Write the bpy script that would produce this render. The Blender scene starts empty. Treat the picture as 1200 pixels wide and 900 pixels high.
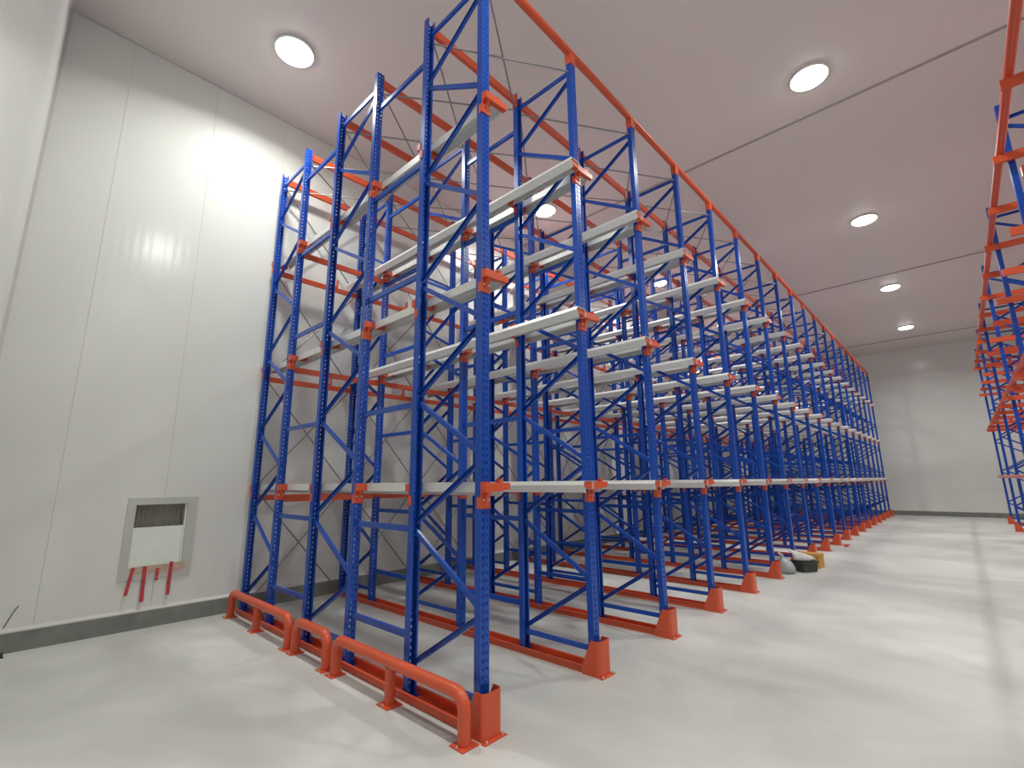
import bpy, bmesh, math, random
from mathutils import Vector, Matrix

random.seed(7)
S = bpy.context.scene
COL = S.collection
PI = math.pi

# ------------------------------------------------------------------ camera
CAM_LOC = Vector((-2.3898, -2.5296, 1.60))
YAW, PITCH, ROLL, FPX = 0.8208, 0.2031, -0.0102, 555.46
cam_data = bpy.data.cameras.new('camera')
cam = bpy.data.objects.new('camera', cam_data)
COL.objects.link(cam)
fw = Vector((math.sin(YAW) * math.cos(PITCH), math.cos(YAW) * math.cos(PITCH), math.sin(PITCH)))
rt = Vector((math.cos(YAW), -math.sin(YAW), 0))
up = rt.cross(fw)
rt2 = math.cos(ROLL) * rt + math.sin(ROLL) * up
up2 = -math.sin(ROLL) * rt + math.cos(ROLL) * up
M = Matrix((rt2, up2, -fw)).transposed().to_4x4()
M.translation = CAM_LOC
cam.matrix_world = M
cam_data.sensor_fit = 'HORIZONTAL'
cam_data.sensor_width = 36.0
cam_data.lens = FPX / 1200.0 * 36.0
cam_data.clip_start = 0.02
cam_data.clip_end = 200
S.camera = cam

# ------------------------------------------------------------------ world, exposure
w = bpy.data.worlds.new('world')
S.world = w
w.use_nodes = True
w.node_tree.nodes['Background'].inputs[0].default_value = (0.9, 0.95, 1.0, 1)
w.node_tree.nodes['Background'].inputs[1].default_value = 0.0
S.view_settings.view_transform = 'Standard'
S.view_settings.look = 'None'
S.view_settings.exposure = 0.0
S.view_settings.gamma = 1.0
S.view_settings.use_curve_mapping = False

LAMP_POWER = 86.0
LAMP_SPREAD = math.radians(152)
LENS_STRENGTH = 18.0
LAMP_COLOR = (0.975, 1.0, 0.955)

# ------------------------------------------------------------------ dimensions
ROWS = 19
PITCH_X = 1.3286
DEPTHS = [0.0, 0.80, 1.741, 2.612, 3.585, 4.41]
H = 6.22
LEVELS = [1.60, 3.22, 4.82]
LEVEL_NAME = ['lowest', 'middle', 'top']
XN, XF = -2.56, 25.0          # near and far walls
YL, YR = 4.60, -8.30          # hatch wall and the wall beyond the second rack
ZC = 7.30
PW, PD = 0.0425, 0.03         # half width and half depth of a post

# ------------------------------------------------------------------ materials
def new_mat(name):
    m = bpy.data.materials.new(name)
    m.use_nodes = True
    nt = m.node_tree
    return m, nt, nt.nodes['Principled BSDF']

def paint(name, col, rough=0.3, metal=0.0, var=0.06, scale=6.0, bump=0.0, bscale=60.0, spec=0.5):
    m, nt, b = new_mat(name)
    tc = nt.nodes.new('ShaderNodeTexCoord')
    n = nt.nodes.new('ShaderNodeTexNoise')
    n.inputs['Scale'].default_value = scale
    n.inputs['Detail'].default_value = 4
    nt.links.new(tc.outputs['Object'], n.inputs['Vector'])
    mix = nt.nodes.new('ShaderNodeMix'); mix.data_type = 'RGBA'
    a = [c * (1 - var) for c in col]; d = [min(1, c * (1 + var)) for c in col]
    mix.inputs[6].default_value = (*a, 1); mix.inputs[7].default_value = (*d, 1)
    nt.links.new(n.outputs[0], mix.inputs[0])
    nt.links.new(mix.outputs[2], b.inputs['Base Color'])
    b.inputs['Roughness'].default_value = rough
    b.inputs['Metallic'].default_value = metal
    b.inputs['Specular IOR Level'].default_value = spec
    if bump:
        n2 = nt.nodes.new('ShaderNodeTexNoise'); n2.inputs['Scale'].default_value = bscale
        nt.links.new(tc.outputs['Object'], n2.inputs['Vector'])
        bp = nt.nodes.new('ShaderNodeBump'); bp.inputs['Strength'].default_value = bump
        bp.inputs['Distance'].default_value = 0.01
        nt.links.new(n2.outputs[0], bp.inputs['Height'])
        nt.links.new(bp.outputs[0], b.inputs['Normal'])
    return m

BLUE = paint('blue_powder_coat', (0.005, 0.067, 0.41), 0.26, var=0.10)
ORANGE = paint('orange_powder_coat', (0.66, 0.095, 0.035), 0.33, var=0.08)
GALV = paint('galvanised_steel', (0.84, 0.84, 0.82), 0.42, metal=0.25, var=0.07, scale=14)
ROD = paint('zinc_rod', (0.30, 0.29, 0.29), 0.35, metal=0.8)
BOLT = paint('zinc_bolt', (0.75, 0.74, 0.72), 0.3, metal=0.8)
KERB = paint('grey_concrete_kerb', (0.21, 0.215, 0.195), 0.7, var=0.35, scale=5, bump=0.3)
CAP = paint('kerb_top_sealant', (0.60, 0.59, 0.55), 0.5)
CEIL = paint('ceiling_panel', (0.78, 0.705, 0.675), 0.42, var=0.05, scale=0.35)
JOINT = paint('ceiling_joint', (0.45, 0.41, 0.39), 0.5)
WHITE = paint('white_enamel', (0.80, 0.80, 0.78), 0.4)
HFRAME = paint('hatch_frame_grey', (0.55, 0.55, 0.515), 0.45)
HBOARD = paint('pale_green_board', (0.84, 0.89, 0.80), 0.5)
HBACK = paint('hatch_dark_corrugated', (0.34, 0.33, 0.27), 0.5)
TAPE = paint('red_tape', (0.52, 0.045, 0.055), 0.5)
RESIDUE = paint('tape_residue', (0.56, 0.40, 0.30), 0.7, var=0.3, scale=25)
CARD = paint('yellow_card', (0.62, 0.32, 0.06), 0.7)
TUB = paint('dark_grey_tub', (0.045, 0.055, 0.05), 0.55)
BAGM = paint('white_plastic_bag', (0.66, 0.66, 0.62), 0.35, bump=0.5, bscale=18)
BAGG = paint('grey_plastic_bag', (0.42, 0.46, 0.47), 0.3, bump=0.5, bscale=18)
DARK = paint('dark_steel', (0.05, 0.05, 0.05), 0.5)

def wall_mat(name, col, along):
    """painted steel sandwich panel: fine vertical micro-ribs running up the sheet"""
    m, nt, b = new_mat(name)
    tc = nt.nodes.new('ShaderNodeTexCoord')
    n = nt.nodes.new('ShaderNodeTexNoise'); n.inputs['Scale'].default_value = 0.7
    n.inputs['Detail'].default_value = 3
    nt.links.new(tc.outputs['Object'], n.inputs['Vector'])
    mix = nt.nodes.new('ShaderNodeMix'); mix.data_type = 'RGBA'
    mix.inputs[6].default_value = (*[c * 0.96 for c in col], 1)
    mix.inputs[7].default_value = (*[c * 1.03 for c in col], 1)
    nt.links.new(n.outputs[0], mix.inputs[0])
    nt.links.new(mix.outputs[2], b.inputs['Base Color'])
    b.inputs['Roughness'].default_value = 0.18
    b.inputs['Specular IOR Level'].default_value = 0.45
    wv = nt.nodes.new('ShaderNodeTexWave'); wv.wave_type = 'BANDS'
    wv.bands_direction = along; wv.inputs['Scale'].default_value = 3.2
    nt.links.new(tc.outputs['Object'], wv.inputs['Vector'])
    bp = nt.nodes.new('ShaderNodeBump'); bp.inputs['Strength'].default_value = 0.07
    bp.inputs['Distance'].default_value = 0.004
    nt.links.new(wv.outputs[1], bp.inputs['Height'])
    nt.links.new(bp.outputs[0], b.inputs['Normal'])
    return m
WALLX = wall_mat('wall_panel_sheet', (0.76, 0.76, 0.715), 'X')
WALLY = wall_mat('wall_panel_sheet_far', (0.76, 0.76, 0.715), 'Y')

def floor_mat():
    m, nt, b = new_mat('power_floated_concrete')
    tc = nt.nodes.new('ShaderNodeTexCoord')
    n = nt.nodes.new('ShaderNodeTexNoise'); n.inputs['Scale'].default_value = 0.55
    n.inputs['Detail'].default_value = 7; n.inputs['Roughness'].default_value = 0.55
    n.inputs['Distortion'].default_value = 0.8
    nt.links.new(tc.outputs['Object'], n.inputs['Vector'])
    cr = nt.nodes.new('ShaderNodeValToRGB')
    cr.color_ramp.elements[0].position = 0.30; cr.color_ramp.elements[0].color = (0.48, 0.478, 0.452, 1)
    cr.color_ramp.elements[1].position = 0.68; cr.color_ramp.elements[1].color = (0.69, 0.683, 0.648, 1)
    nt.links.new(n.outputs[0], cr.inputs[0])
    nt.links.new(cr.outputs[0], b.inputs['Base Color'])
    n2 = nt.nodes.new('ShaderNodeTexNoise'); n2.inputs['Scale'].default_value = 2.5; n2.inputs['Detail'].default_value = 5
    nt.links.new(tc.outputs['Object'], n2.inputs['Vector'])
    mr = nt.nodes.new('ShaderNodeMapRange'); mr.inputs[3].default_value = 0.36; mr.inputs[4].default_value = 0.58
    nt.links.new(n2.outputs[0], mr.inputs[0]); nt.links.new(mr.outputs[0], b.inputs['Roughness'])
    b.inputs['Specular IOR Level'].default_value = 0.4
    return m
FLOOR = floor_mat()

def emit(name, col, s):
    m, nt, b = new_mat(name)
    b.inputs['Base Color'].default_value = (*col, 1)
    b.inputs['Emission Color'].default_value = (*col, 1)
    b.inputs['Emission Strength'].default_value = s
    return m
LENS = emit('led_lens', LAMP_COLOR, LENS_STRENGTH)

# ------------------------------------------------------------------ mesh builder
class MB:
    def __init__(s):
        s.v = []; s.f = []; s.sm = []
    def add(s, vs, fs, smooth=False):
        o = len(s.v); s.v += [tuple(p) for p in vs]
        s.f += [tuple(i + o for i in q) for q in fs]; s.sm += [smooth] * len(fs)
    def box(s, x0, x1, y0, y1, z0, z1):
        vs = [(x, y, z) for z in (z0, z1) for y in (y0, y1) for x in (x0, x1)]
        s.add(vs, [(0, 2, 3, 1), (4, 5, 7, 6), (0, 1, 5, 4), (2, 6, 7, 3), (0, 4, 6, 2), (1, 3, 7, 5)])
    def bar(s, a, b, wdt, thk, ref=(1, 0, 0)):
        """rectangular bar a->b; thk along ref, wdt across"""
        a, b = Vector(a), Vector(b); d = (b - a).normalized(); r = Vector(ref)
        r = (r - d * r.dot(d)).normalized(); q = d.cross(r)
        vs = [p + r * (i * thk / 2) + q * (j * wdt / 2) for p in (a, b) for i, j in ((-1, -1), (1, -1), (1, 1), (-1, 1))]
        s.add(vs, [(3, 2, 1, 0), (4, 5, 6, 7)] + [(k, (k + 1) % 4, 4 + (k + 1) % 4, 4 + k) for k in range(4)])
    def channel(s, a, b, wdt, dep, t, ref=(1, 0, 0)):
        """C section bar: web of width wdt, flanges of depth dep along ref"""
        a, b = Vector(a), Vector(b); d = (b - a).normalized(); r = Vector(ref)
        r = (r - d * r.dot(d)).normalized(); q = d.cross(r)
        h = wdt / 2
        prof = [(-dep / 2, -h), (dep / 2, -h), (dep / 2, -h + t), (-dep / 2 + t, -h + t),
                (-dep / 2 + t, h - t), (dep / 2, h - t), (dep / 2, h), (-dep / 2, h)]
        n = len(prof)
        vs = [p + r * i + q * j for p in (a, b) for i, j in prof]
        fs = [(k, (k + 1) % n, n + (k + 1) % n, n + k) for k in range(n)]
        fs += [(3, 2, 1, 0), (7, 4, 3, 0), (7, 6, 5, 4), (n, n + 1, n + 2, n + 3), (n, n + 3, n + 4, n + 7), (n + 4, n + 5, n + 6, n + 7)]
        s.add(vs, fs)
    def tube(s, pts, r, n=10, cap=True):
        pts = [Vector(p) for p in pts]
        ref = Vector((0.13, 0.31, 0.94)); rings = []
        for i, p in enumerate(pts):
            d = (pts[min(i + 1, len(pts) - 1)] - pts[max(i - 1, 0)]).normalized()
            if i == 0:
                if abs(d.dot(ref)) > 0.9: ref = Vector((1, 0.1, 0))
                u = (ref - d * ref.dot(d)).normalized()
            else:
                u = (u - d * u.dot(d)).normalized()
            v = d.cross(u)
            rr = r[i] if isinstance(r, (list, tuple)) else r
            rings.append([p + u * (rr * math.cos(2 * PI * k / n)) + v * (rr * math.sin(2 * PI * k / n)) for k in range(n)])
        vs = [q for ring in rings for q in ring]
        fs = []
        for i in range(len(pts) - 1):
            for k in range(n):
                a = i * n + k; b = i * n + (k + 1) % n
                fs.append((a, b, b + n, a + n))
        s.add(vs, fs, True)
        if cap:
            s.add(rings[0], [tuple(reversed(range(n)))]); s.add(rings[-1], [tuple(range(n))])
    def prism(s, prof, y0, y1):
        """closed profile of (x, z) extruded along y"""
        n = len(prof)
        vs = [(x, y, z) for y in (y0, y1) for x, z in prof]
        s.add(vs, [(k, (k + 1) % n, n + (k + 1) % n, n + k) for k in range(n)])
    def lathe(s, prof, n=20, c=(0, 0, 0), smooth=True):
        vs = []
        for r, z in prof:
            for k in range(n):
                vs.append((c[0] + r * math.cos(2 * PI * k / n), c[1] + r * math.sin(2 * PI * k / n), c[2] + z))
        fs = []
        for i in range(len(prof) - 1):
            for k in range(n):
                a = i * n + k; b = i * n + (k + 1) % n
                fs.append((a, b, b + n, a + n))
        s.add(vs, fs, smooth)
    def mesh(s, name, m):
        me = bpy.data.meshes.new(name)
        me.from_pydata(s.v, [], s.f); me.polygons.foreach_set('use_smooth', s.sm)
        me.materials.append(m)
        bm = bmesh.new(); bm.from_mesh(me)
        bmesh.ops.recalc_face_normals(bm, faces=bm.faces[:])
        bm.to_mesh(me); bm.free(); me.update()
        return me

def place(name, me, parent=None, loc=(0, 0, 0), rz=0.0):
    o = bpy.data.objects.new(name, me); COL.objects.link(o)
    o.location = loc; o.rotation_euler = (0, 0, rz)
    if parent: o.parent = parent
    return o
def obj(name, mb, m, parent=None, loc=(0, 0, 0), rz=0.0):
    return place(name, mb.mesh(name, m), parent, loc, rz)
def tag(o, label, cat, group=None):
    o['label'] = label; o['category'] = cat
    if group: o['group'] = group
    return o
def thing(name, label, cat, loc=(0, 0, 0), group=None, rz=0.0):
    o = bpy.data.objects.new(name, None); COL.objects.link(o)
    o.empty_display_size = 0.1
    o.location = loc; o.rotation_euler = (0, 0, rz)
    return tag(o, label, cat, group)
def struct(name, mb, m, label=None):
    o = obj(name, mb, m); o['kind'] = 'structure'
    if label: o['label'] = label
    return o
def dup(root, loc, label, group=None):
    r = root.copy(); COL.objects.link(r); r.location = loc; r['label'] = label
    if group: r['group'] = group
    for ch in list(root.children):
        c = ch.copy(); COL.objects.link(c); c.parent = r
        for g in list(ch.children):
            d = g.copy(); COL.objects.link(d); d.parent = c
    return r

ORD = ['first', 'second', 'third', 'fourth', 'fifth', 'sixth', 'seventh', 'eighth', 'ninth', 'tenth', 'eleventh',
       'twelfth', 'thirteenth', 'fourteenth', 'fifteenth', 'sixteenth', 'seventeenth', 'eighteenth', 'nineteenth']

# ================================================================== the setting
b = MB(); b.box(XN - 0.2, XF + 0.2, YR - 0.2, YL + 1.2, -0.2, 0.0)
struct('floor', b, FLOOR, 'pale grey power-floated concrete floor')
b = MB(); b.box(XN - 0.2, XF + 0.2, YR - 0.2, YL + 0.4, ZC, ZC + 0.2)
struct('ceiling', b, CEIL, 'pinkish grey insulated panel ceiling')
for k, x in enumerate((5.70, 14.20, 22.70)):
    b = MB(); b.box(x - 0.022, x + 0.022, YR + 0.02, YL - 0.02, ZC - 0.012, ZC)
    b.box(x - 0.006, x + 0.006, YR + 0.02, YL - 0.02, ZC - 0.025, ZC - 0.012)
    struct('trim_%d' % (k + 1), b, JOINT, 'thin grey joint strip across the ceiling')

# hatch wall: panels are parts of the wall, with an open hole where the hatch is
HX0, HX1, HZ0, HZ1 = -1.215, -0.700, 0.665, 1.375
wl = MB(); wl.box(XN - 0.2, HX0 - 0.09, YL + 0.014, YL + 0.10, 0, ZC)
wl.box(HX1 + 0.09, XF + 0.2, YL + 0.014, YL + 0.10, 0, ZC)
wl.box(HX0 - 0.09, HX1 + 0.09, YL + 0.014, YL + 0.10, 0, HZ0 - 0.05)
wl.box(HX0 - 0.09, HX1 + 0.09, YL + 0.014, YL + 0.10, HZ1 + 0.05, ZC)
wall_left = struct('wall_left', wl, WALLX, 'glossy pale panel wall with the hatch')
PANEL_W = 0.97
x = -1.92 - PANEL_W
panel_me = None
while x < XF:
    x0, x1 = max(x, XN) + 0.001, min(x + PANEL_W, XF) - 0.001
    full = (x1 - x0) > PANEL_W - 0.01
    if x1 > HX0 and x0 < HX1:
        b = MB(); c = 0.008
        a0, a1 = max(x0, HX0), min(x1, HX1)
        if a0 > x0: b.box(x0, a0, YL, YL + 0.012, 0.0, ZC)
        if a1 < x1: b.box(a1, x1, YL, YL + 0.012, 0.0, ZC)
        b.box(a0, a1, YL, YL + 0.012, 0.0, HZ0); b.box(a0, a1, YL, YL + 0.012, HZ1, ZC)
        obj('wall_panel', b, WALLX, wall_left)
    elif full:
        if panel_me is None:
            b = MB(); b.box(0, x1 - x0, 0, 0.012, 0.0, ZC); panel_me = b.mesh('wall_panel', WALLX)
        place('wall_panel', panel_me, wall_left, (x0, YL, 0))
    else:
        b = MB(); b.box(x0, x1, YL, YL + 0.012, 0.0, ZC); obj('wall_panel', b, WALLX, wall_left)
    x += PANEL_W

b = MB(); b.box(XN - 0.2, XN, YR - 0.2, YL + 0.2, 0, ZC)
struct('wall_near', b, WALLY, 'pale panel wall at the near end of the room')
b = MB(); b.box(XF, XF + 0.2, YR - 0.2, YL + 0.2, 0, ZC)
struct('wall_far', b, WALLY, 'pale panel wall at the far end of the room')
b = MB(); b.box(XN - 0.2, XF + 0.2, YR - 0.2, YR, 0, ZC)
struct('wall_right', b, WALLX, 'pale panel wall behind the second rack')
# dark concrete kerbs with a pale bead on top
def kerb(name, x0, x1, y0, y1, topd, lab):
    b = MB(); b.box(x0, x1, y0, y1, 0, 0.185)
    k = struct(name, b, KERB, lab)
    b = MB()
    dx, dy = topd
    # sloping cap back to the wall
    if dy:
        yf, yb = (y0, y1) if dy > 0 else (y1, y0)
        vs = [(x0, yf, 0.185), (x1, yf, 0.185), (x1, yf, 0.197), (x0, yf, 0.197), (x0, yb, 0.185), (x1, yb, 0.185), (x1, yb, 0.222), (x0, yb, 0.222)]
    else:
        xf, xb = (x0, x1) if dx > 0 else (x1, x0)
        vs = [(xf, y0, 0.185), (xf, y1, 0.185), (xf, y1, 0.197), (xf, y0, 0.197), (xb, y0, 0.185), (xb, y1, 0.185), (xb, y1, 0.222), (xb, y0, 0.222)]
    b.add(vs, [(0, 1, 2, 3), (3, 2, 6, 7), (4, 7, 6, 5), (0, 4, 5, 1), (0, 3, 7, 4), (1, 5, 6, 2)])
    obj('kerb_cap', b, CAP, k)
kerb('baseboard_left', XN, XF, YL - 0.035, YL, (0, 1), 'dark grey concrete kerb under the hatch wall')
kerb('baseboard_far', XF - 0.035, XF, YR, YL - 0.04, (1, 0), 'dark grey concrete kerb along the far wall')
kerb('baseboard_right', XN, XF - 0.04, YR, YR + 0.035, (0, -1), 'dark grey concrete kerb under the right wall')
b = MB(); b.box(XN, XN + 0.03, YL - 0.03, YL, 0.22, ZC); struct('trim_4', b, CAP, 'pale corner flashing strip')
b = MB(); b.box(XN, XF, YL - 0.012, YL, ZC - 0.015, ZC); struct('trim_5', b, CAP, 'ceiling angle over the hatch wall')

# hatch in the wall
hatch = bpy.data.objects.new('window_1', None); COL.objects.link(hatch)
hatch['kind'] = 'structure'; hatch['label'] = 'pass-through hatch with grey flat frame'
hatch.location = (-0.95, YL, 0.5)
def hp(name, mb, m):
    o = obj(name, mb, m, hatch, (0.95, -YL, -0.5)); return o
FX0, FX1, FZ0, FZ1 = -1.295, -0.595, 0.53, 1.455
yf = YL - 0.014
def frame_piece(c):
    b = MB(); vs = [(p[0], y, p[1]) for y in (yf, YL) for p in c]
    b.add(vs, [(0, 1, 2, 3), (7, 6, 5, 4)] + [(k, 4 + k, 4 + (k + 1) % 4, (k + 1) % 4) for k in range(4)])
    hp('frame_piece', b, HFRAME)
g = 0.0015
frame_piece([(FX0, FZ0 + g), (HX0, HZ0 + g), (HX0, HZ1 - g), (FX0, FZ1 - g)])
frame_piece([(FX1, FZ0 + g), (FX1, FZ1 - g), (HX1, HZ1 - g), (HX1, HZ0 + g)])
frame_piece([(FX0, FZ0), (FX1, FZ0), (HX1, HZ0), (HX0, HZ0)])
frame_piece([(FX0, FZ1), (HX0, HZ1), (HX1, HZ1), (FX1, FZ1)])
b = MB()   # lining of the opening
b.box(HX0 - 0.012, HX0, YL + 0.001, YL + 0.16, HZ0, HZ1); b.box(HX1, HX1 + 0.012, YL + 0.001, YL + 0.16, HZ0, HZ1)
b.box(HX0 - 0.012, HX1 + 0.012, YL + 0.001, YL + 0.16, HZ1, HZ1 + 0.012); b.box(HX0 - 0.012, HX1 + 0.012, YL + 0.001, YL + 0.16, HZ0 - 0.012, HZ0)
hp('opening_lining', b, WHITE)
b = MB()   # corrugated dark backing
n = 44; prof = []
for i in range(n + 1):
    xx = HX0 + (HX1 - HX0) * i / n
    prof.append((xx, YL + 0.155 + (0.010 if (i // 2) % 2 else 0.0)))
vs = [(p[0], p[1], z) for z in (HZ0, HZ1) for p in prof]
b.add(vs, [(i, i + 1, n + 2 + i, n + 1 + i) for i in range(n)])
b.box(HX0 - 0.01, HX1 + 0.01, YL + 0.168, YL + 0.18, HZ0, HZ1)
hp('corrugated_backing', b, HBACK)
b = MB(); b.box(HX0 + 0.003, HX1 - 0.022, YL + 0.004, YL + 0.018, HZ0 + 0.002, 1.115)
hp('pale_board', b, HBOARD)
b = MB(); b.box(HX1 - 0.020, HX1 - 0.001, YL + 0.002, YL + 0.02, HZ0 + 0.001, HZ1 - 0.001); hp('jamb_strip', b, WHITE)
b = MB(); b.box(HX1 - 0.030, HX1 - 0.020, YL - 0.004, YL + 0.003, 0.90, 0.915)
hp('board_catch', b, BOLT)
# ragged brown residue along the sill
b = MB()
top = [(-1.19, 0.672), (-1.05, 0.680), (-0.93, 0.678), (-0.80, 0.684), (-0.69, 0.690), (-0.655, 0.672)]
bot = [(-1.18, 0.615), (-1.06, 0.585), (-0.95, 0.600), (-0.82, 0.575), (-0.72, 0.585), (-0.66, 0.610)]
pts = top + bot[::-1]
vs = [(p[0], y, p[1]) for y in (yf - 0.002, yf) for p in pts]; n = len(pts)
fs = []
for k in range(5):
    fs += [(k, k + 1, n - 2 - k, n - 1 - k), (n + k, n + k + 1, 2 * n - 2 - k, 2 * n - 1 - k)]
fs += [(k, (k + 1) % n, n + (k + 1) % n, n + k) for k in range(n)]
b.add(vs, fs); hp('adhesive_residue', b, RESIDUE)
# strips of red tape hanging from the sill
tapes = [(-1.165, 0.675, -1.205, 0.385, 0.034, 'leftmost slanting strip of red tape hanging from the hatch sill'),
         (-1.055, 0.675, -1.050, 0.290, 0.038, 'longest strip of red tape hanging from the hatch sill'),
         (-0.930, 0.640, -0.935, 0.510, 0.034, 'shortest strip of red tape hanging from the hatch sill'),
         (-0.800, 0.700, -0.805, 0.330, 0.036, 'rightmost strip of red tape hanging from the hatch sill')]
for x0, z0, x1, z1, wd, lab in tapes:
    b = MB(); n = 6; vs = []
    for i in range(n + 1):
        t = i / n; xx = x0 + (x1 - x0) * t; zz = z0 + (z1 - z0) * t
        yy = yf - 0.009 - 0.022 * max(0, t - 0.3) + 0.004 * math.sin(i * 2.1)
        for yo in (0, -0.0015):
            vs += [(xx - wd / 2, yy + yo, zz), (xx + wd / 2, yy + yo, zz)]
    fs = []
    for i in range(n):
        a = 4 * i; c = a + 4
        fs += [(a, a + 1, c + 1, c), (a + 2, c + 2, c + 3, a + 3), (a, c, c + 2, a + 2), (a + 1, a + 3, c + 3, c + 1)]
    fs += [(0, 2, 3, 1), (4 * n, 4 * n + 1, 4 * n + 3, 4 * n + 2)]
    b.add(vs, fs)
    tag(obj('tape_strip', b, TAPE), lab, 'tape', 'red tape strips under the hatch')

# ================================================================== big rack
def post_mesh():
    b = MB(); t = 0.003; hx, hw = PW, PD
    hc, hh, hr = 0.018, 0.010, 0.0055          # hole column offset, half height, half width
    # web on -y with two columns of holes; flanges and return lips
    y0, y1 = -hw, -hw + t
    b.box(-hx, -hc - hr, y0, y1, 0, H); b.box(hc + hr, hx, y0, y1, 0, H); b.box(-hc + hr, hc - hr, y0, y1, 0, H)
    n = int(H / 0.05); zt = 0.0
    for k in range(n + 1):
        zb = k * 0.05 + 0.025 + hh; ze = min(H, zb + 0.05 - 2 * hh)
        if k == 0:
            for s in (-1, 1): b.box(s * hc - hr, s * hc + hr, y0, y1, 0, 0.025 - hh)
        if ze > zb:
            for s in (-1, 1): b.box(s * hc - hr, s * hc + hr, y0, y1, zb, ze)
    for s in (-1, 1):
        a, c = sorted((s * hx, s * (hx - t)))
        b.box(a, c, y1, hw, 0, H)
        a, c = sorted((s * (hx - t), s * (hx - 0.016)))
        b.box(a, c, hw - t, hw, 0, H)
    b.box(-0.004, 0.004, y0 - 0.002, y0, 0, H)
    return b.mesh('post', BLUE)
POST = post_mesh()

def bracket_mesh(kind, front):
    """rail bracket on the web face (-y) of a post; origin at rail-top height"""
    b = MB(); y = -PD
    b.box(-PW - 0.003, PW + 0.003, y - 0.008, y - 0.0025, -0.185, 0.0)
    for s in (-1, 1):
        a, c = sorted((s * (PW + 0.0005), s * (PW + 0.004)))
        b.box(a, c, y - 0.004, y + 0.035, -0.185, -0.105)
    L = 0.205 if front else 0.175
    xl = -0.175 if kind in ('both', 'left') else -PW
    xr = L if kind in ('both', 'right') else PW
    z1, z0 = -0.008, -0.072
    # arm: channel with a closed top and a tapering underside
    prof = [(xl, z1), (xl, z0 + 0.018), (-PW, z0), (PW, z0), (xr, z0 + 0.018), (xr, z1)]
    n = len(prof); ya, yb = y - 0.055, y - 0.008
    vs = [(px, yy, pz) for yy in (ya, yb) for px, pz in prof]
    b.add(vs, [tuple(range(n)), tuple(reversed(range(n, 2 * n)))] + [(k, n + k, n + (k + 1) % n, (k + 1) % n) for k in range(n)])
    # gusset below the arm and a stop tab above it
    b.add([(-0.012, ya + 0.01, z0), (0.012, ya + 0.01, z0), (0.012, yb, z0), (-0.012, yb, z0), (-0.012, yb, -0.165), (0.012, yb, -0.165)],
          [(0, 1, 2, 3), (0, 4, 5, 1), (0, 3, 4), (1, 5, 2), (2, 5, 4, 3)])
    if front:
        for s, on in ((1, kind in ('both', 'right')),):
            if on: b.box(s * 0.115 - 0.018, s * 0.115 + 0.018, ya + 0.006, yb - 0.01, z1, 0.022)
    return b.mesh('rail_bracket', ORANGE)
BR = {(k, f): bracket_mesh(k, f) for k in ('both', 'left', 'right') for f in (True, False)}
b = MB(); b.tube([(0, -PD - 0.008, -0.125), (0, -PD - 0.018, -0.125)], 0.009, 6)
BRBOLT = b.mesh('bolt', BOLT)

STEP = 0.525
def brace_meshes(dep):
    out = []
    def inner(s): return PD - 0.012 if s == 0 else dep - PD + 0.012
    z = [0.20 + STEP * k for k in range(12)]
    for k in range(11):
        sa = 1 if k % 2 == 0 else 0       # even nodes are on the rear post
        a = (0, inner(sa), z[k] + 0.03); c = (0, inner(1 - sa), z[k + 1] - 0.03)
        b = MB(); b.channel(a, c, 0.040, 0.026, 0.003, (1 if k % 2 else -1, 0, 0)); out.append(b.mesh('brace', BLUE))
    for zz in (0.185, 6.04):
        b = MB(); b.channel((0, inner(0), zz), (0, inner(1), zz), 0.040, 0.026, 0.003); out.append(b.mesh('brace', BLUE))
    return out
BRACES = [brace_meshes(DEPTHS[2 * j + 1] - DEPTHS[2 * j]) for j in range(3)]
SPZ = (0.43, 1.23, 2.26, 3.45, 4.60, 5.75)
def spacer_mesh(g):
    b = MB(); b.channel((0, 0, 0), (0, g, 0), 0.048, 0.030, 0.003); return b.mesh('spacer_bar', BLUE)
gap1 = DEPTHS[2] - DEPTHS[1] - 2 * PD - 0.014; gap2 = DEPTHS[4] - DEPTHS[3] - 2 * PD - 0.014
SP1, SP2 = spacer_mesh(gap1), spacer_mesh(gap2)
b = MB(); b.box(-0.055, 0.055, -0.05, 0.05, 0.006, 0.012)
FOOT = b.mesh('foot_plate', BLUE)

def build_frame(j, side, rack_brackets=True, spacers=True):
    """side: which way arms point ('right','both','left')"""
    dep = DEPTHS[2 * j + 1] - DEPTHS[2 * j]
    t = thing('upright_frame', '', 'rack frame')
    opp = {'both': 'both', 'left': 'right', 'right': 'left'}[side]
    for k, (yy, rz) in enumerate(((0, 0), (dep, PI))):
        place('post', POST, t, (0, yy, 0.012), rz)
        place('foot_plate', FOOT, t, (0, yy, 0))
        if rack_brackets:
            for L in LEVELS:
                br = place('rail_bracket', BR[(side if rz == 0 else opp, j == 0 and k == 0)], t, (0, yy, L), rz)
                for sx in (-0.024, 0.024): place('bolt', BRBOLT, br, (sx, 0, 0))
    for me in BRACES[j]: place('brace', me, t)
    if j == 1 and spacers:
        for z in SPZ:
            place('spacer_bar', SP1, t, (0, -(DEPTHS[2] - DEPTHS[1]) + PD + 0.007, z))
            place('spacer_bar', SP2, t, (0, dep + PD + 0.007, z))
    return t
FPOS = ['aisle end', 'middle', 'wall end']
FLAB = ['blue braced upright frame, aisle end of the %s rack row from the near end',
        'blue braced upright frame, middle of the %s rack row from the near end',
        'blue braced upright frame, wall end of the %s rack row from the near end']
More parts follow.
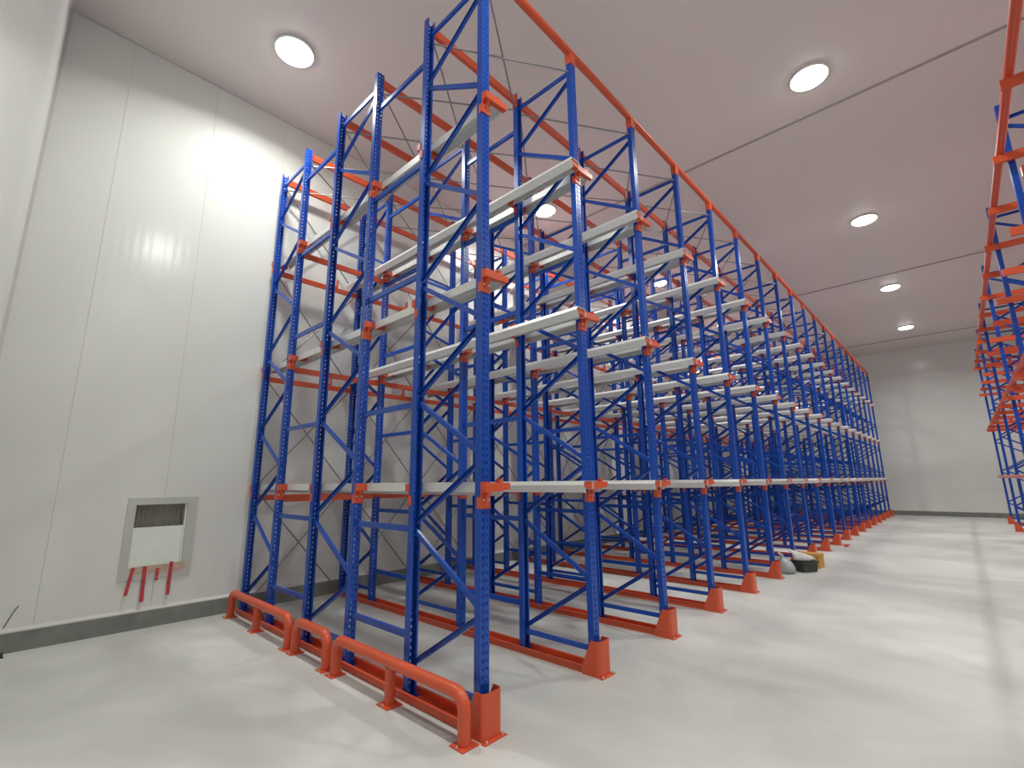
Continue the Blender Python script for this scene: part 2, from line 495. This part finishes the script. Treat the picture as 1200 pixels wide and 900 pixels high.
for j in range(3):
    proto = {}
    for i in range(ROWS):
        side = 'right' if i == 0 else 'left' if i == ROWS - 1 else 'both'
        lab = FLAB[j] % (ORD[i] if i < ROWS - 1 else 'last')
        loc = (i * PITCH_X, DEPTHS[2 * j], 0)
        if side not in proto:
            t = build_frame(j, side); t.location = loc; t['label'] = lab; t['group'] = 'upright frames of the long blue rack'
            proto[side] = t
        else:
            dup(proto[side], loc, lab)

# ---- pallet rails, one per level on each side of a row
def rail_mesh(s):
    P = [(0.052, -0.075), (0.052, 0.0), (0.190, 0.0), (0.206, -0.036), (0.165, -0.102)]
    t = 0.003
    inner = [(0.055, -0.075), (0.055, -0.0035), (0.1885, -0.0035), (0.202, -0.036), (0.162, -0.102)]
    prof = P + inner[::-1]
    prof = [(s * x, z) for x, z in prof]
    b = MB(); y0, y1 = (-0.028 if s > 0 else -0.098), DEPTHS[5] + 0.06
    b.prism(prof, y0, y1)
    n = len(prof)
    # end caps, strip by strip
    for y in (y0, y1):
        vs = [(x, y, z) for x, z in prof]
        b.add(vs, [(k, k + 1, n - 2 - k, n - 1 - k) for k in range(4)])
    return b.mesh('pallet_rail', GALV)
RL, RR = rail_mesh(-1), rail_mesh(1)
for li, L in enumerate(LEVELS):
    for i in range(ROWS):
        for s, me, nm in ((-1, RL, 'near'), (1, RR, 'far')):
            if (i == 0 and s < 0) or (i == ROWS - 1 and s > 0): continue
            o = place('pallet_rail', me, None, (i * PITCH_X, 0, L))
            tag(o, 'galvanised pallet rail on the %s side of the %s rack row, %s level' % (nm, ORD[i] if i < ROWS - 1 else 'last', LEVEL_NAME[li]),
                'pallet rail', 'galvanised pallet rails of the long rack')

# ---- floor rails with post guards
b = MB(); y0, y1 = -0.085, DEPTHS[5] + 0.08
b.box(-0.066, 0.066, y0, y1, 0.0005, 0.005)
for s in (-1, 1):
    a, c = sorted((s * 0.066, s * 0.060)); b.box(a, c, y0, y1, 0.005, 0.062)
    a, c = sorted((s * 0.066, s * 0.082)); b.box(a, c, y0, y1, 0.056, 0.062)
FRAIL = b.mesh('channel', ORANGE)
def guard_mesh():
    b = MB(); t = 0.006
    def path(zf, yb):
        # U path around the front of the post
        pts = [(-0.088, yb), (-0.088, -0.075)]
        for k in range(1, 6):
            a = PI - k * (PI / 2) / 6
            pts.append((-0.053 + 0.035 * math.cos(a), -0.075 - 0.035 * math.sin(a)))
        pts.append((-0.05, -0.110))
        pts += [(-x, y) for x, y in pts[::-1]]
        return pts
    rows = [(0.0, 0.075), (0.065, 0.075), (0.275, -0.025)]
    rings = []
    for z, yb in rows:
        p = path(z, yb)
        outer = [(x, y, z) for x, y in p]
        inner = [(x * (1 - t / 0.088), y + (t if y < -0.075 else 0), z) for x, y in p]
        rings.append((outer, inner))
    n = len(rings[0][0]); vs = []; fs = []
    for o_, i_ in rings: vs += o_ + i_
    for r in range(len(rings) - 1):
        A = r * 2 * n; B = A + 2 * n
        for k in range(n - 1):
            fs.append((A + k, A + k + 1, B + k + 1, B + k))
            fs.append((A + n + k + 1, A + n + k, B + n + k, B + n + k + 1))
        fs.append((A, B, B + n, A + n)); fs.append((A + n - 1, A + 2 * n - 1, B + 2 * n - 1, B + n - 1))
    T = (len(rings) - 1) * 2 * n
    for k in range(n - 1):
        fs.append((T + k, T + k + 1, T + n + k + 1, T + n + k)); fs.append((k + 1, k, n + k, n + k + 1))
    b.add(vs, fs)
    return b.mesh('post_guard', ORANGE)
GUARD = guard_mesh()
b = MB(); b.box(-0.098, 0.098, -0.138, -0.100, 0.0005, 0.007)
GPLATE = b.mesh('base_plate', ORANGE)
b = MB(); b.tube([(0, -0.124, 0.007), (0, -0.124, 0.022)], 0.009, 6)
GBOLT = b.mesh('bolt', BOLT)
def floor_rail(i, x, y, rz, lab, grp):
    t = thing('floor_rail', lab, 'floor rail', (x, y, 0), grp, rz)
    place('channel', FRAIL, t)
    pg = place('post_guard', GUARD, t)
    bp = place('base_plate', GPLATE, t); [place('bolt', GBOLT, bp, (sx, 0, 0)) for sx in (-0.072, 0.072)]
    return t
for i in range(ROWS):
    floor_rail(i, i * PITCH_X, 0, 0, 'orange floor rail and wedge post guard of the %s rack row from the near end' % (ORD[i] if i < ROWS - 1 else 'last'),
               'floor rails of the long rack')

# ---- top ties along the rack
XL = (ROWS - 1) * PITCH_X
t = thing('top_tie_tube', 'long round orange tube capping the posts on the aisle face of the long rack', 'tie tube', (0, 0, H))
b = MB(); b.tube([(-0.06, 0, 0.055), (XL + 0.06, 0, 0.055)], 0.042, 14); obj('tube', b, ORANGE, t)
b = MB(); b.box(-0.048, 0.048, -0.036, 0.036, -0.11, 0.03)
COLLAR = b.mesh('collar', ORANGE)
for i in range(ROWS): place('collar', COLLAR, t, (i * PITCH_X, 0, 0))
b = MB(); b.box(PW + 0.004, PITCH_X - PW - 0.004, -0.022, 0.022, -0.125, -0.035)
TSEG = b.mesh('beam', ORANGE)
b = MB()
for xx in (PW + 0.0005, PITCH_X - PW - 0.0045): b.box(xx, xx + 0.004, -0.034, 0.034, -0.17, -0.01)
TPL = b.mesh('end_plate', ORANGE)
LINE = ['second', 'third', 'fourth', 'fifth', 'last']
for k in range(1, 6):
    t = thing('tie_beam', 'orange tie beam along the tops of the %s line of posts from the aisle' % LINE[k - 1], 'tie beam',
              (0, DEPTHS[k], H), 'orange tie beams at the top of the long rack')
    for i in range(ROWS - 1):
        s = place('beam', TSEG, t, (i * PITCH_X, 0, 0)); place('end_plate', TPL, s)

# ---- beams across the lanes at the back
b = MB(); b.box(PW + 0.004, PITCH_X - PW - 0.004, -0.020, 0.020, -0.215, -0.145); CB = b.mesh('beam', ORANGE)
b = MB(); b.box(0.93, 0.955, -0.018, 0.018, -0.145, -0.012); b.box(0.90, 0.93, -0.018, 0.018, -0.145, -0.115)
HOOK = b.mesh('stop_hook', ORANGE)
for k, ynm in ((4, 'fifth'), (5, 'last')):
    for li, L in enumerate(LEVELS):
        t = thing('cross_beam', 'orange beam across the lanes on the %s line of posts, %s rail level' % (ynm, LEVEL_NAME[li]), 'cross beam',
                  (0, DEPTHS[k], L), 'orange cross beams at the back of the long rack')
        for i in range(ROWS - 1):
            s = place('beam', CB, t, (i * PITCH_X, 0, 0))
            if k == 5: place('stop_hook', HOOK, s)

# ---- bracing rods: flat in plan at the top, upright crosses at the back
plan = []
for k in range(5):
    for sgn in (0, 1):
        ya, yb = (DEPTHS[k], DEPTHS[k + 1]) if sgn == 0 else (DEPTHS[k + 1], DEPTHS[k])
        z = 0.0 if sgn == 0 else -0.014
        b = MB(); b.tube([(PW + 0.01, ya, z), (PITCH_X - PW - 0.01, yb, z)], 0.0095, 6); plan.append(b.mesh('rod', ROD))
tiers = [(0.08, 1.50), (1.60, 3.02), (3.12, 4.62), (4.72, 6.05)]
back = []
for za, zb in tiers:
    for sgn in (0, 1):
        b = MB(); a = (PW + 0.008, 0.0 + sgn * 0.014, za if sgn else zb); c = (PITCH_X - PW - 0.008, sgn * 0.014, zb if sgn else za)
        b.tube([a, c], 0.0095, 6); back.append(b.mesh('rod', ROD))
for i in range(ROWS - 1):
    t = thing('plan_bracing', 'thin steel rods crossing flat over the %s lane, level with the rack top' % ORD[i], 'bracing',
              (i * PITCH_X, 0, H - 0.20), 'rod bracing over the lanes')
    for me in plan: place('rod', me, t)
    t = thing('spine_bracing', 'thin steel rods crossing upright at the wall end of the %s lane' % ORD[i], 'bracing',
              (i * PITCH_X, DEPTHS[5] + 0.052, 0), 'rod bracing at the wall end of the lanes')
    for me in back: place('rod', me, t)

# ---- end barriers along the first row
def barrier(ya, yb, mid, lab):
    xc = -0.175; r = 0.043; h = 0.285
    t = thing('end_barrier', lab, 'barrier', (xc, (ya + yb) / 2, 0), 'orange tube barriers along the near rack end')
    L = (yb - ya) / 2; R = 0.10
    pts = [(0, -L, 0.008), (0, -L, h - R)]
    for k in range(1, 7):
        a = k / 6 * PI / 2; pts.append((0, -L + R - R * math.cos(a), h - R + R * math.sin(a)))
    pts += [(0, -y, z) for x_, y, z in pts[::-1]]
    b = MB(); b.tube(pts, r, 14); obj('tube', b, ORANGE, t)
    ys = [-L, L]
    if mid:
        b = MB(); b.tube([(0, 0, 0.008), (0, 0, h - r * 0.7)], r * 0.92, 14); obj('leg', b, ORANGE, t); ys.append(0)
    for y in ys:
        b = MB(); e = 0.075 if y == 0 else 0.065
        b.box(-0.068, 0.068, y - e, y + e, 0.0005, 0.008); p = obj('base_plate', b, ORANGE, t)
        for sx in (-1, 1):
            b = MB(); b.tube([(sx * 0.056, y, 0.008), (sx * 0.056, y, 0.022)], 0.007, 6); obj('bolt', b, BOLT, p)
barrier(-0.03, 1.63, True, 'longest orange tube barrier, with middle leg, at the near aisle corner')
barrier(1.80, 2.44, False, 'short orange tube hoop barrier between the two longer ones')
barrier(2.61, 4.32, True, 'orange tube barrier with middle leg beside the hatch wall')

# ================================================================== rack across the aisle
RY = -3.53
RX = [2.50 + 3.2 * k for k in range(8)]
for j in range(3):
    first = None
    for i, xx in enumerate(RX[:7]):
        lab = 'blue frame of the rack across the aisle, %s, %s line from near end' % (['aisle face', 'mid depth', 'deepest'][j], ORD[i])
        loc = (xx, RY - DEPTHS[2 * j], 0)
        if first is None:
            t = build_frame(j, 'both', rack_brackets=False); t.rotation_euler = (0, 0, PI); t.location = loc
            t['label'] = lab; t['group'] = 'upright frames of the rack across the aisle'; first = t
        else: dup(first, loc, lab)
for i, xx in enumerate(RX[:7]):
    floor_rail(i, xx, RY, PI, 'orange floor rail of the rack across the aisle, %s line from the near end' % ORD[i], 'floor rails of the rack across the aisle')
for z, r, nm in ((5.57, 0.042, 'upper'), (3.32, 0.042, 'middle'), (1.60, 0.042, 'lowest')):
    b = MB(); b.tube([(0, 0, 0), (RX[6] - RX[0] + 0.4, 0, 0)], r, 12)
    o = obj('tie_tube', b, ORANGE, None, (RX[0] - 0.2, RY + PD + 0.012 + r, z))
    tag(o, '%s round orange tube along the aisle face of the rack across the aisle' % nm, 'tie tube', 'tie tubes of the rack across the aisle')
CBM = {}
for zi, (z, nm) in enumerate(((5.472, 'upper'), (4.50, 'third highest'), (3.222, 'middle'))):
    for i in range(13):
        xx = RX[0] + 1.6 * i - 0.12
        if 'm' not in CBM:
            b = MB(); b.box(0.0, 0.05, -4.52, 0.16, 0, 0.10); CBM['m'] = b.mesh('lane_beam', ORANGE)
        o = place('lane_beam', CBM['m'], None, (xx, RY, z - 0.05))
        tag(o, 'orange beam running into the rack across the aisle, %s level, %s from the near end' % (('topmost', 'second highest', 'lowest')[zi], ORD[i]),
            'beam', 'orange beams running into the rack across the aisle')

# ================================================================== lamps
b = MB(); b.lathe([(0.0, 0.0), (0.25, 0.0), (0.25, -0.030), (0.24, -0.038), (0.232, -0.038)], 28); HOUS = b.mesh('housing', WHITE)
b = MB(); b.lathe([(0.232, -0.036), (0.205, -0.058), (0.14, -0.072), (0.07, -0.079), (0.0, -0.080)], 28); LENSM = b.mesh('lens', LENS)
ld = bpy.data.lights.new('lamp_light', 'AREA'); ld.shape = 'DISK'; ld.size = 0.40; ld.energy = LAMP_POWER; ld.spread = LAMP_SPREAD; ld.color = LAMP_COLOR
LX = [-0.45, 4.83, 10.12, 15.42, 20.80]
LROWS = [(3.20, 'over the rack'), (-1.73, 'over the aisle'), (-6.70, 'over the far rack')]
for ry, where in LROWS:
    for k, lx in enumerate(LX):
        t = thing('ceiling_lamp', 'round white LED ceiling lamp, %s %s from the near wall' % (
            {'over the rack': 'over the long rack,', 'over the aisle': 'over the aisle,', 'over the far rack': 'over the rack across the aisle,'}[where], ORD[k]),
            'ceiling lamp', (lx, ry, ZC), 'round ceiling lamps')
        place('housing', HOUS, t); place('lens', LENSM, t)
        lo = bpy.data.objects.new('lamp_light', ld); COL.objects.link(lo); lo.location = (0, 0, -0.085); lo.parent = t

# ================================================================== clutter by the eighth row
def blob(name, m, pts, loc, seed, nseg=14, nring=9):
    """crumpled bag: lathe-like body with noisy radius; pts = (z, rx, ry, dx, dy)"""
    rnd = random.Random(seed); b = MB(); vs = []; fs = []
    ph = [rnd.uniform(0, 6.28) for _ in range(6)]
    for (z, rx, ry, dx, dy) in pts:
        for k in range(nseg):
            a = 2 * PI * k / nseg
            f = 1 + 0.10 * math.sin(3 * a + ph[0] + z * 9) + 0.07 * math.sin(5 * a + ph[1] - z * 14) + rnd.uniform(-0.05, 0.05)
            vs.append((dx + rx * f * math.cos(a), dy + ry * f * math.sin(a), z))
    n = len(pts)
    for i in range(n - 1):
        for k in range(nseg):
            a = i * nseg + k; c = i * nseg + (k + 1) % nseg
            fs.append((a, c, c + nseg, a + nseg))
    fs.append(tuple(reversed(range(nseg)))); fs.append(tuple(range((n - 1) * nseg, n * nseg)))
    b.add(vs, fs, True)
    return obj(name, b, m, None, loc)
o = blob('plastic_bag', BAGG, [(0.002, 0.13, 0.12, 0, 0), (0.05, 0.165, 0.15, 0, 0), (0.12, 0.16, 0.15, 0, 0.01), (0.18, 0.12, 0.115, 0, 0.02),
                               (0.225, 0.07, 0.06, 0, 0.03), (0.26, 0.025, 0.02, 0, 0.04), (0.30, 0.06, 0.03, -0.02, 0.06), (0.335, 0.05, 0.012, -0.05, 0.08)], (7.24, -0.04, 0), 3)
tag(o, 'knotted pale grey plastic bag on the floor beside the dark tub', 'bag')
t = thing('tub', 'dark grey plastic tub on the floor under a white bag', 'tub', (7.60, -0.25, 0), rz=math.radians(-30))
b = MB()
def frustum(b, hw0, hd0, hw1, hd1, z0, z1):
    vs = [(sx * hw0, sy * hd0, z0) for sx, sy in ((-1, -1), (1, -1), (1, 1), (-1, 1))] + [(sx * hw1, sy * hd1, z1) for sx, sy in ((-1, -1), (1, -1), (1, 1), (-1, 1))]
    b.add(vs, [(3, 2, 1, 0), (4, 5, 6, 7)] + [(k, (k + 1) % 4, 4 + (k + 1) % 4, 4 + k) for k in range(4)])
frustum(b, 0.15, 0.11, 0.166, 0.126, 0.001, 0.17); obj('body', b, TUB, t)
b = MB()
b.box(-0.182, 0.182, -0.142, -0.128, 0.155, 0.178); b.box(-0.182, 0.182, 0.128, 0.142, 0.155, 0.178)
b.box(-0.182, -0.168, -0.128, 0.128, 0.155, 0.178); b.box(0.168, 0.182, -0.128, 0.128, 0.155, 0.178); obj('rim', b, TUB, t)
o = blob('plastic_bag', BAGM, [(0.0, 0.14, 0.10, 0, 0), (0.03, 0.19, 0.13, 0, 0), (0.07, 0.18, 0.12, -0.02, 0.01), (0.105, 0.13, 0.09, -0.06, 0.03), (0.14, 0.09, 0.06, -0.12, 0.06), (0.17, 0.05, 0.03, -0.17, 0.10), (0.19, 0.02, 0.015, -0.20, 0.12)], (7.60, -0.25, 0.180), 5)
o.rotation_euler = (0, 0, math.radians(-30))
tag(o, 'crumpled white plastic bag lying on top of the dark tub', 'bag')
t = thing('cardboard_box', 'small yellow cardboard box standing behind the dark tub', 'box', (8.16, -0.24, 0), rz=math.radians(-6))
b = MB(); b.box(-0.13, 0.13, -0.17, 0.17, 0.001, 0.23); obj('carton', b, CARD, t)
b = MB(); b.box(-0.133, 0.133, -0.173, 0.173, 0.231, 0.246); b.box(-0.137, -0.133, -0.173, 0.173, 0.19, 0.246); b.box(0.133, 0.137, -0.173, 0.173, 0.19, 0.246)
b.box(-0.133, 0.133, -0.177, -0.173, 0.19, 0.246); obj('lid', b, CARD, t)
b = MB()
pts = [(11.55 + 0.05 * k, -0.24 - 0.06 * math.sin(k * 0.9) , 0.012 + 0.02 * abs(math.sin(k * 0.7))) for k in range(9)]
b.tube(pts, 0.012, 6)
tag(obj('strap', b, ORANGE), 'short orange strap lying on the floor by a post guard', 'strap')

# small things at the lower left of the hatch wall
b = MB(); b.tube([(-2.13, YL - 0.004, 0.235), (-2.085, YL - 0.012, 0.36), (-2.05, YL - 0.02, 0.43)], 0.004, 6)
tag(obj('wire', b, DARK), 'thin dark wire poking up from the kerb left of the hatch', 'wire')
t = thing('door_stop', 'small dark metal peg on the floor by the kerb', 'peg', (-2.115, 4.42, 0))
b = MB(); b.box(-0.02, 0.02, -0.02, 0.02, 0.0005, 0.005); obj('base', b, DARK, t)
b = MB(); b.tube([(0, 0, 0.005), (0, 0, 0.05)], 0.012, 8); obj('peg', b, DARK, t)
